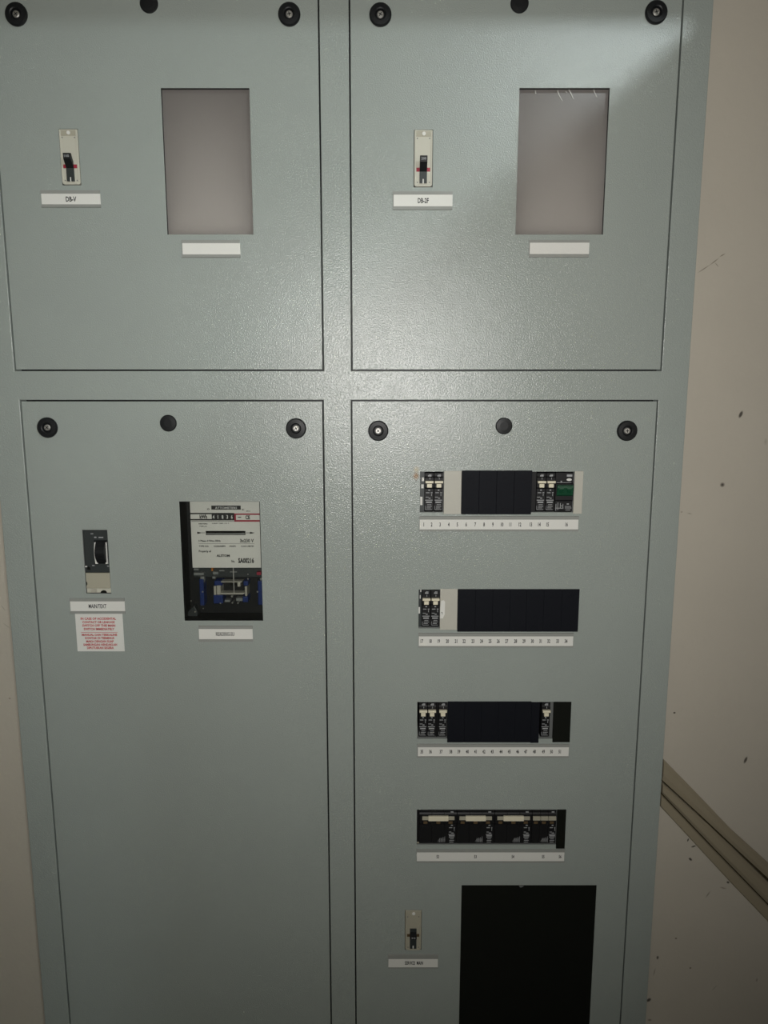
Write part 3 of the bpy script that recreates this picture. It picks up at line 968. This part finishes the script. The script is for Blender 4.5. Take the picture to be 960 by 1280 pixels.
# white bits of the rail cover at the left end of rows 1 and 2
for r, bits in ((1, [(527.4, 597.3, 530.2, 602), (526.6, 606, 529.8, 611), (525.3, 621.5, 528.3, 632)]), (2, [(525.6, 737.8, 526.8, 741), (524.9, 745, 526, 749.5), (523.4, 760, 525.2, 768)])):
    xs = rect(525.2 if r == 1 else 523.4, ROWZ[r][0], 530.9 if r == 1 else 527.2, ROWZ[r][1])
    t = thing('rail_end_stop', 'narrow black rail end stop with pale tabs, %s breaker row' % ('topmost' if r == 1 else 'second'), 'end stop', ((xs[0] + xs[1]) / 2, 0, xs[2]), 'rail end stops')
    MB().box(xs[0], xs[1], 0.008, PLATE_Y, xs[2], xs[3]).build('stop_body', M_SLATE, t, bevel=0.0005)
    for bq in bits:
        a = rect(*bq)
        MB().box(a[0], a[1], 0.0055, 0.0079, a[2], a[3]).build('pale_tab', M_PAPER, t, bevel=0.0004)

# residual-current breaker with green toggle
xs = rect(694.6, 590, 716.6, 640.2)
X0, X1, Z0, Z1 = xs
W, H = X1 - X0, Z1 - Z0
t = thing('residual_current_breaker', 'wide black breaker with dark green toggle at right of topmost row', 'circuit breaker', ((X0 + X1) / 2, 0, Z0))
MB().sideprism([(FACE + 0.004, Z0), (FACE, Z0 + 0.002), (FACE, Z0 + H * 0.27), (FACE - 0.0025, Z0 + H * 0.3), (FACE - 0.0025, Z0 + H * 0.70), (FACE, Z0 + H * 0.73), (FACE, Z1 - 0.002), (FACE + 0.004, Z1), (PLATE_Y, Z1), (PLATE_Y, Z0)], X0, X1).build('case', M_MCB, t, bevel=0.0004)
tg = MB()
zt0, zt1 = Z0 + H * 0.40, Z0 + H * 0.69
tg.sideprism([(0.001, zt0), (-0.003, zt0 + 0.003), (-0.008, zt1 - 0.006), (-0.007, zt1 - 0.001), (0.001, zt1)], X0 + W * 0.04, X1 - W * 0.04)
tgo = tg.build('toggle', M_GREEN, t, bevel=0.0006)
for u in (0.28, 0.72):
    cx = X0 + W * u
    MB().sideprism([(-0.004, zt0 + 0.006), (-0.0095, zt1 - 0.008), (-0.0085, zt1 - 0.003), (-0.004, zt1 - 0.003)], cx - W * 0.13, cx + W * 0.13).build('toggle_ridge', M_GREEN, tgo, bevel=0.0005)
p = MB()
y = FACE - 0.0003
p.box(X0 + W * 0.62, X0 + W * 0.93, y, FACE, Z0 + H * 0.88, Z0 + H * 0.935)
p.box(X0 + W * 0.05, X0 + W * 0.9, y, FACE, Z0 + H * 0.725, Z0 + H * 0.735)
p.box(X0 + W * 0.28, X0 + W * 0.36, y, FACE, Z0 + H * 0.745, Z0 + H * 0.775)
for (u0, u1, v0, v1) in ((0.05, 0.08, 0.03, 0.2), (0.16, 0.19, 0.05, 0.24), (0.30, 0.33, 0.10, 0.22), (0.45, 0.48, 0.08, 0.2), (0.02, 0.5, 0.085, 0.10), (0.58, 0.92, 0.13, 0.145), (0.58, 0.95, 0.09, 0.105), (0.62, 0.9, 0.04, 0.055), (0.68, 0.80, 0.185, 0.21), (0.35, 0.42, 0.14, 0.16)):
    p.box(X0 + W * u0, X0 + W * u1, y, FACE, Z0 + H * v0, Z0 + H * v1)
p.build('front_print', M_GREYINK, t)
cx, cz = X0 + W * 0.76, Z0 + H * 0.805
MB().prism([(cx + 0.0052 * math.cos(a), cz + 0.0026 * math.sin(a)) for a in [2 * math.pi * i / 16 for i in range(16)]], y - 0.0001, FACE).build('test_button', M_WHITEINK, t)

# wide three-pole breakers of the lowest row
for i, (a, b_, ba, bb, thick, lab) in enumerate((
        (524.0, 571.3, 528.0, 568.4, True, 'leftmost wide three-pole black breaker of the lowest row'), (571.3, 618.3, 574.6, 615.4, True, 'second wide three-pole black breaker of the lowest row'),
        (618.3, 665.0, 622.0, 663.0, True, 'third wide three-pole black breaker, left of the narrower one'), (665.0, 695.5, 666.5, 696.0, False, 'narrower three-pole black breaker above number 55'))):
    X0, X1, Z0, Z1 = rect(a, ROWZ[4][0], b_, ROWZ[4][1])
    X0 += 0.0003; X1 -= 0.0003
    H = Z1 - Z0
    W = X1 - X0
    t = thing('three_pole_breaker', lab, 'circuit breaker', ((X0 + X1) / 2, 0, Z0), 'three-pole breakers of the lowest row')
    for k in range(3):
        xa, xb = X0 + W * k / 3, X0 + W * (k + 1) / 3
        MB().sideprism([(FACE + 0.004, Z0), (FACE, Z0 + 0.002), (FACE, Z0 + H * 0.56), (FACE - 0.002, Z0 + H * 0.60), (FACE - 0.002, Z0 + H * 0.86), (FACE, Z0 + H * 0.9), (FACE, Z1 - 0.003), (FACE + 0.004, Z1), (PLATE_Y, Z1), (PLATE_Y, Z0)], xa + 0.0001, xb - 0.0001).build('pole_case', M_MCB, t, bevel=0.0004)
    ym = 1025.2
    TA, TB = RX(ba, ym, -0.006), RX(bb, ym, -0.006)
    zt, zb_ = RZ(1021.8, -0.006), RZ(1028.6, -0.006)
    if thick:
        LW = TB - TA
        MB().box(TA, TA + LW * 0.2, -0.002, FACE - 0.0019, zb_ + 0.0035, zt - 0.0015).build('toggle', M_CREAMD, t, bevel=0.0005)
        MB().box(TB - LW * 0.2, TB, -0.002, FACE - 0.0019, zb_ + 0.0035, zt - 0.0015).build('toggle', M_CREAMD, t, bevel=0.0005)
        MB().box(TA + LW * 0.19, TB - LW * 0.19, -0.0035, FACE - 0.0019, zb_ + 0.002, zt).build('handle_tie', M_TOGGLE, t, bevel=0.0006)
        stubs = (0.1, 0.5, 0.88)
    else:
        LW = TB - TA
        for k in range(3):
            MB().box(TA + LW * (k / 3) + 0.0004, TA + LW * ((k + 1) / 3) - 0.0004, -0.0025, FACE - 0.0019, zb_ + 0.003, zt - 0.001).build('toggle', M_CREAMD, t, bevel=0.0005)
        stubs = (0.14, 0.48, 0.82)
    for s_ in stubs:
        cx = TA + LW * s_
        MB().box(cx - 0.0042, cx + 0.0042, -0.0012, FACE - 0.0019, zb_ - 0.0055, zb_ - 0.0004).build('toggle_stub', M_BROWN, t, bevel=0.0004)
    p = MB()
    y = FACE - 0.0003
    cx = X0 + W * (0.87 if thick else 0.86)
    for z, l, r_, hh in ((0.90, -0.003, 0.003, 0.03), (0.52, -0.002, 0.002, 0.025), (0.455, -0.006, 0.001, 0.018), (0.445, 0.004, 0.006, 0.03), (0.37, 0.0045, 0.0055, 0.07), (0.33, -0.006, -0.001, 0.016), (0.30, -0.001, 0.004, 0.02),
                         (0.26, -0.007, 0.006, 0.018), (0.215, -0.006, 0.006, 0.03), (0.18, -0.006, 0.005, 0.018), (0.135, -0.004, 0.004, 0.014), (0.09, -0.005, 0.005, 0.014), (0.04, -0.005, 0.004, 0.016)):
        p.box(cx + l, cx + r_, y, FACE, Z0 + H * z, Z0 + H * (z + hh))
    cx2 = X0 + W * (0.62 if thick else 0.57)
    for k in range(4):
        p.box(cx2 - 0.006 + k * 0.0036, cx2 - 0.0054 + k * 0.0036, y, FACE, Z0 + H * 0.04, Z0 + H * (0.15 + 0.02 * k))
        p.box(cx2 - 0.010 + k * 0.001, cx2 + 0.006, y, FACE, Z0 + H * (0.06 + 0.03 * k), Z0 + H * (0.065 + 0.03 * k))
    p.build('front_print', M_GREYINK, t)
xs = rect(521.4, ROWZ[4][0], 523.9, ROWZ[4][1])
t = thing('rail_spacer', 'thin black spacer at left end of the lowest breaker row', 'spacer', ((xs[0] + xs[1]) / 2, 0, xs[2]))
MB().box(xs[0], xs[1], 0.005, PLATE_Y, xs[2] + 0.004, xs[3]).build('spacer_body', M_MCB, t, bevel=0.0005)
MB().box(xs[0], xs[1], 0.003, 0.0049, xs[2] + 0.001, xs[2] + 0.0035).build('pale_tab', M_CREAMD, t)


def blank(px, label, material, y0=-0.003, edge=0.0005, group='dark blanking plates in the rows'):
    """snap-in cover plate; overlaps the cut-out edge and stands a little proud of the door"""
    X0, X1, Z0, Z1 = rect(*px)
    X0 += 0.0001; X1 -= 0.0001
    W, H = X1 - X0, Z1 - Z0
    t = thing('blanking_plate', label, 'blanking plate', ((X0 + X1) / 2, 0, Z0), group)
    MB().box(X0, X1, y0, -0.0002, Z0, Z1).build('face', material, t, bevel=edge)
    return t, X0, X1, Z0, Z1


def clipmarks(t, X0, X1, Z0, Z1, y0, m):
    W, H = X1 - X0, Z1 - Z0
    for v in (0.10, 0.80):
        MB().box(X0 + W * 0.30, X1 - W * 0.30, y0 - 0.0006, y0 + 0.0001, Z0 + H * v, Z0 + H * (v + 0.035)).build('finger_ridge', m, t, bevel=0.0002)


GB = 'pale blanking plates in the rows'
blank((554.7, 588.6, 576.6, 642.4), 'beige blanking plate above numbers 4 and 5', M_BEIGE, -0.0022, group=GB)
e = [576.7, 598.6, 620.4, 642.2, 664.3]
for i in range(4):
    n = ('six and seven', 'eight and nine', 'ten and eleven', 'twelve and thirteen')[i]
    r = blank((e[i], 588.0, e[i + 1], 642.7), 'blue-black blanking plate above numbers %s, topmost row' % n, M_BLANK, -0.0034)
    clipmarks(r[0], *r[1:], -0.0034, M_BLANK)
blank((717.0, 588.8, 728.0, 642.0), 'narrow beige end plate at right of the topmost row', M_BEIGE, -0.0026, group=GB)
bt = blank((549.9, 735.9, 571.7, 787.0), 'beige blanking plate with torn sticker above numbers 20 and 21', M_BEIGE, -0.0022, group=GB)
t = bt[0]
x_, z_ = P(552.5, 772.5)
pts = [P(549.9, 773, -0.002), P(553.5, 772.8, -0.002), P(555.8, 768, -0.002), P(556.3, 752, -0.002), P(554.6, 750.2, -0.002), P(551.5, 751, -0.002), P(550.3, 760, -0.002)]
stk = MB().prism(pts, -0.0027, -0.0022).build('torn_sticker', M_PAPER, t)
mk = MB()
(xa, za), (xb, zb_) = P(551.6, 765.2, -0.0028), P(553.0, 768, -0.0028)
mk.box(xa, xb, -0.0029, -0.0027, za - 0.0008, za)
mk.box(xb - 0.0008, xb, -0.0029, -0.0027, zb_, za)
mk.build('pen_mark', M_INK, stk)
e = [571.8, 593.9, 615.4, 637.0, 657.6, 679.0, 701.5, 723.0]
for i in range(7):
    lab = '%s blue-black blanking plate from the beige one, second row' % ('first', 'second', 'third', 'fourth', 'fifth', 'sixth', 'seventh and last')[i]
    r = blank((e[i], 736.2, e[i + 1], 789.0), lab, M_BLANK, -0.0034, edge=0.0003)
    clipmarks(r[0], *r[1:], -0.0034, M_BLANK)
e = [559.2, 580.3, 601.4, 622.4, 643.4, 663.4]
for i in range(5):
    blank((e[i], 876.6, e[i + 1], 927.2), '%s wide blue-black blanking plate from the left in the third row' % ('first', 'second', 'third', 'fourth', 'fifth')[i], M_BLANK, -0.0032, edge=0.0002)
blank((663.5, 877.4, 673.8, 928.0), 'narrow blue-black blanking plate left of the lone breaker, third row', M_BLANK, -0.0026)
blank((691.2, 877.0, 713.0, 927.2), 'black blanking plate above numbers 50 and 51', M_BOARD, -0.0026)
blank((695.6, 1011.6, 706.6, 1060.0), 'narrow black blanking plate at right end of the lowest row', M_BOARD, -0.0026)
# black filler between plates and breakers (row 1 gap, row 3 gap)
for (a, r, b_, lab) in ((665.0, 1, 670.9, 'slim black filler strip between plate 13 and breaker 14'), (545.6, 3, 547.9, 'slim black filler strip between breakers 36 and 37'),):
    xs = rect(a, ROWZ[r][0], b_, ROWZ[r][1])
    t = thing('filler_strip', lab, 'filler strip', ((xs[0] + xs[1]) / 2, 0, xs[2]), 'slim filler strips in the rows')
    MB().box(xs[0], xs[1], 0.006, PLATE_Y, xs[2], xs[3]).build('strip_body', M_MCB, t, bevel=0.0005)

# ------------------------------------------------------------------ trunking on the wall
FL = 0.012


def ext(a, b_, z):
    s = (z - b_[1]) / (b_[1] - a[1])
    return (b_[0] + (b_[0] - a[0]) * s, z)


def band(name, top, bot, h, parent, chamfer=0.15, y_base=WY, mt=None):
    """raised strip on the wall between two poly-lines (wall x, z)"""
    mb = MB()
    n = len(top)
    vs = []
    for (tx, tz_), (bx, bz_) in zip(top, bot):
        dx, dz = tx - bx, tz_ - bz_
        for s, y in ((0.0, y_base - 0.0002), (0.0, y_base - h * 0.6), (chamfer, y_base - h), (1 - chamfer, y_base - h), (1.0, y_base - h * 0.6), (1.0, y_base - 0.0002)):
            vs.append((bx + dx * s, y, bz_ + dz * s))
    fs = []
    for i in range(n - 1):
        for k in range(6):
            fs.append((i * 6 + k, i * 6 + (k + 1) % 6, (i + 1) * 6 + (k + 1) % 6, (i + 1) * 6 + k))
    fs += [tuple(range(6)), tuple(range(n * 6 - 1, n * 6 - 7, -1))]
    mb.add(vs, fs)
    return mb.build(name, mt or M_TRUNK, parent)


def wl(pts):
    return [P(x, y_, WY) for x, y_ in pts]


def start(line):
    """clip the first point to the cabinet's edge"""
    a, b_ = line[0], line[1]
    x = CX1 + 0.003
    s = (x - a[0]) / (b_[0] - a[0])
    return [(x, a[1] + (b_[1] - a[1]) * s)] + line[1:]


def foot(line, z=0.012):
    return line + [ext(line[-2], line[-1], z)]


l_thin = foot(start(wl([(822.5, 986.5), (890, 1057.5), (959.5, 1129)])))
l_bot = foot(start(wl([(822.5, 1004.5), (871, 1056), (912.5, 1102), (959.5, 1151)])))
l_bot = [l_bot[0], l_bot[2], l_bot[3], l_bot[4]]
l_mid = foot(start(wl([(823.5, 973.5), (886, 1030.5), (959.5, 1102.0)])))
low = thing('cable_trunking', 'flat yellowish plastic trunking running diagonally down the wall, lower run', 'trunking', (l_bot[-1][0], WY, 0.012), 'trunking runs on the wall right of the cabinet')
gapv = 0.0019
band('trunking_base', [(x - gapv * 0.5, z - gapv * 0.7) for x, z in l_thin], l_bot, 0.008, low, 0.12)
M_GAP_SHADE = mat('painted_gap_shade', (0.045, 0.036, 0.02), rough=0.9, spec=0.1)  # dark brown strips painted in for the shade of the trunking gaps
lt2 = [(x - gapv * 0.5, z - gapv * 0.7) for x, z in l_thin]
band('gap_shade', [(x + gapv * 0.3, z + gapv * 0.3) for x, z in l_thin], lt2, 0.0078, low, 0.0, mt=M_GAP_SHADE)
band('trunking_lid', l_mid, [(x + gapv * 0.3, z + gapv * 0.3) for x, z in l_thin], 0.0105, low, 0.22)
u_top = foot(start(wl([(826, 945.5), (871, 991.5), (912.5, 1035), (959.5, 1077.5)])), 0.05)
u_bot = foot(start(wl([(824, 971.0), (871, 1014.0), (912.5, 1053), (959.5, 1096.8)])), 0.05)
up = thing('cable_trunking', 'bowed yellowish plastic trunking lying above the lower run', 'trunking', (u_bot[-1][0], WY, 0.05), 'trunking runs on the wall right of the cabinet')
band('trunking_lid', u_top, u_bot, 0.0085, up, 0.3)
j_bot = [l_mid[0], None, None, None, None]
for i_ in range(5):
    # lower edge of the joint follows the upper edge of the lower lid at the same distance along the run
    bx, bz_ = u_bot[i_]
    for (ax, az), (cx, cz) in zip(l_mid[:-1], l_mid[1:]):
        if ax - 1e-6 <= bx <= cx + 1e-6 or i_ == 4:
            j_bot[i_] = (bx, az + (cz - az) * (bx - ax) / (cx - ax))
j_bot[0] = (u_bot[0][0], l_mid[0][1])
j_bot = [(x, z + 0.0014) for x, z in j_bot]
band('gap_shade', u_bot, j_bot, 0.0055, up, 0.0, mt=M_GAP_SHADE)
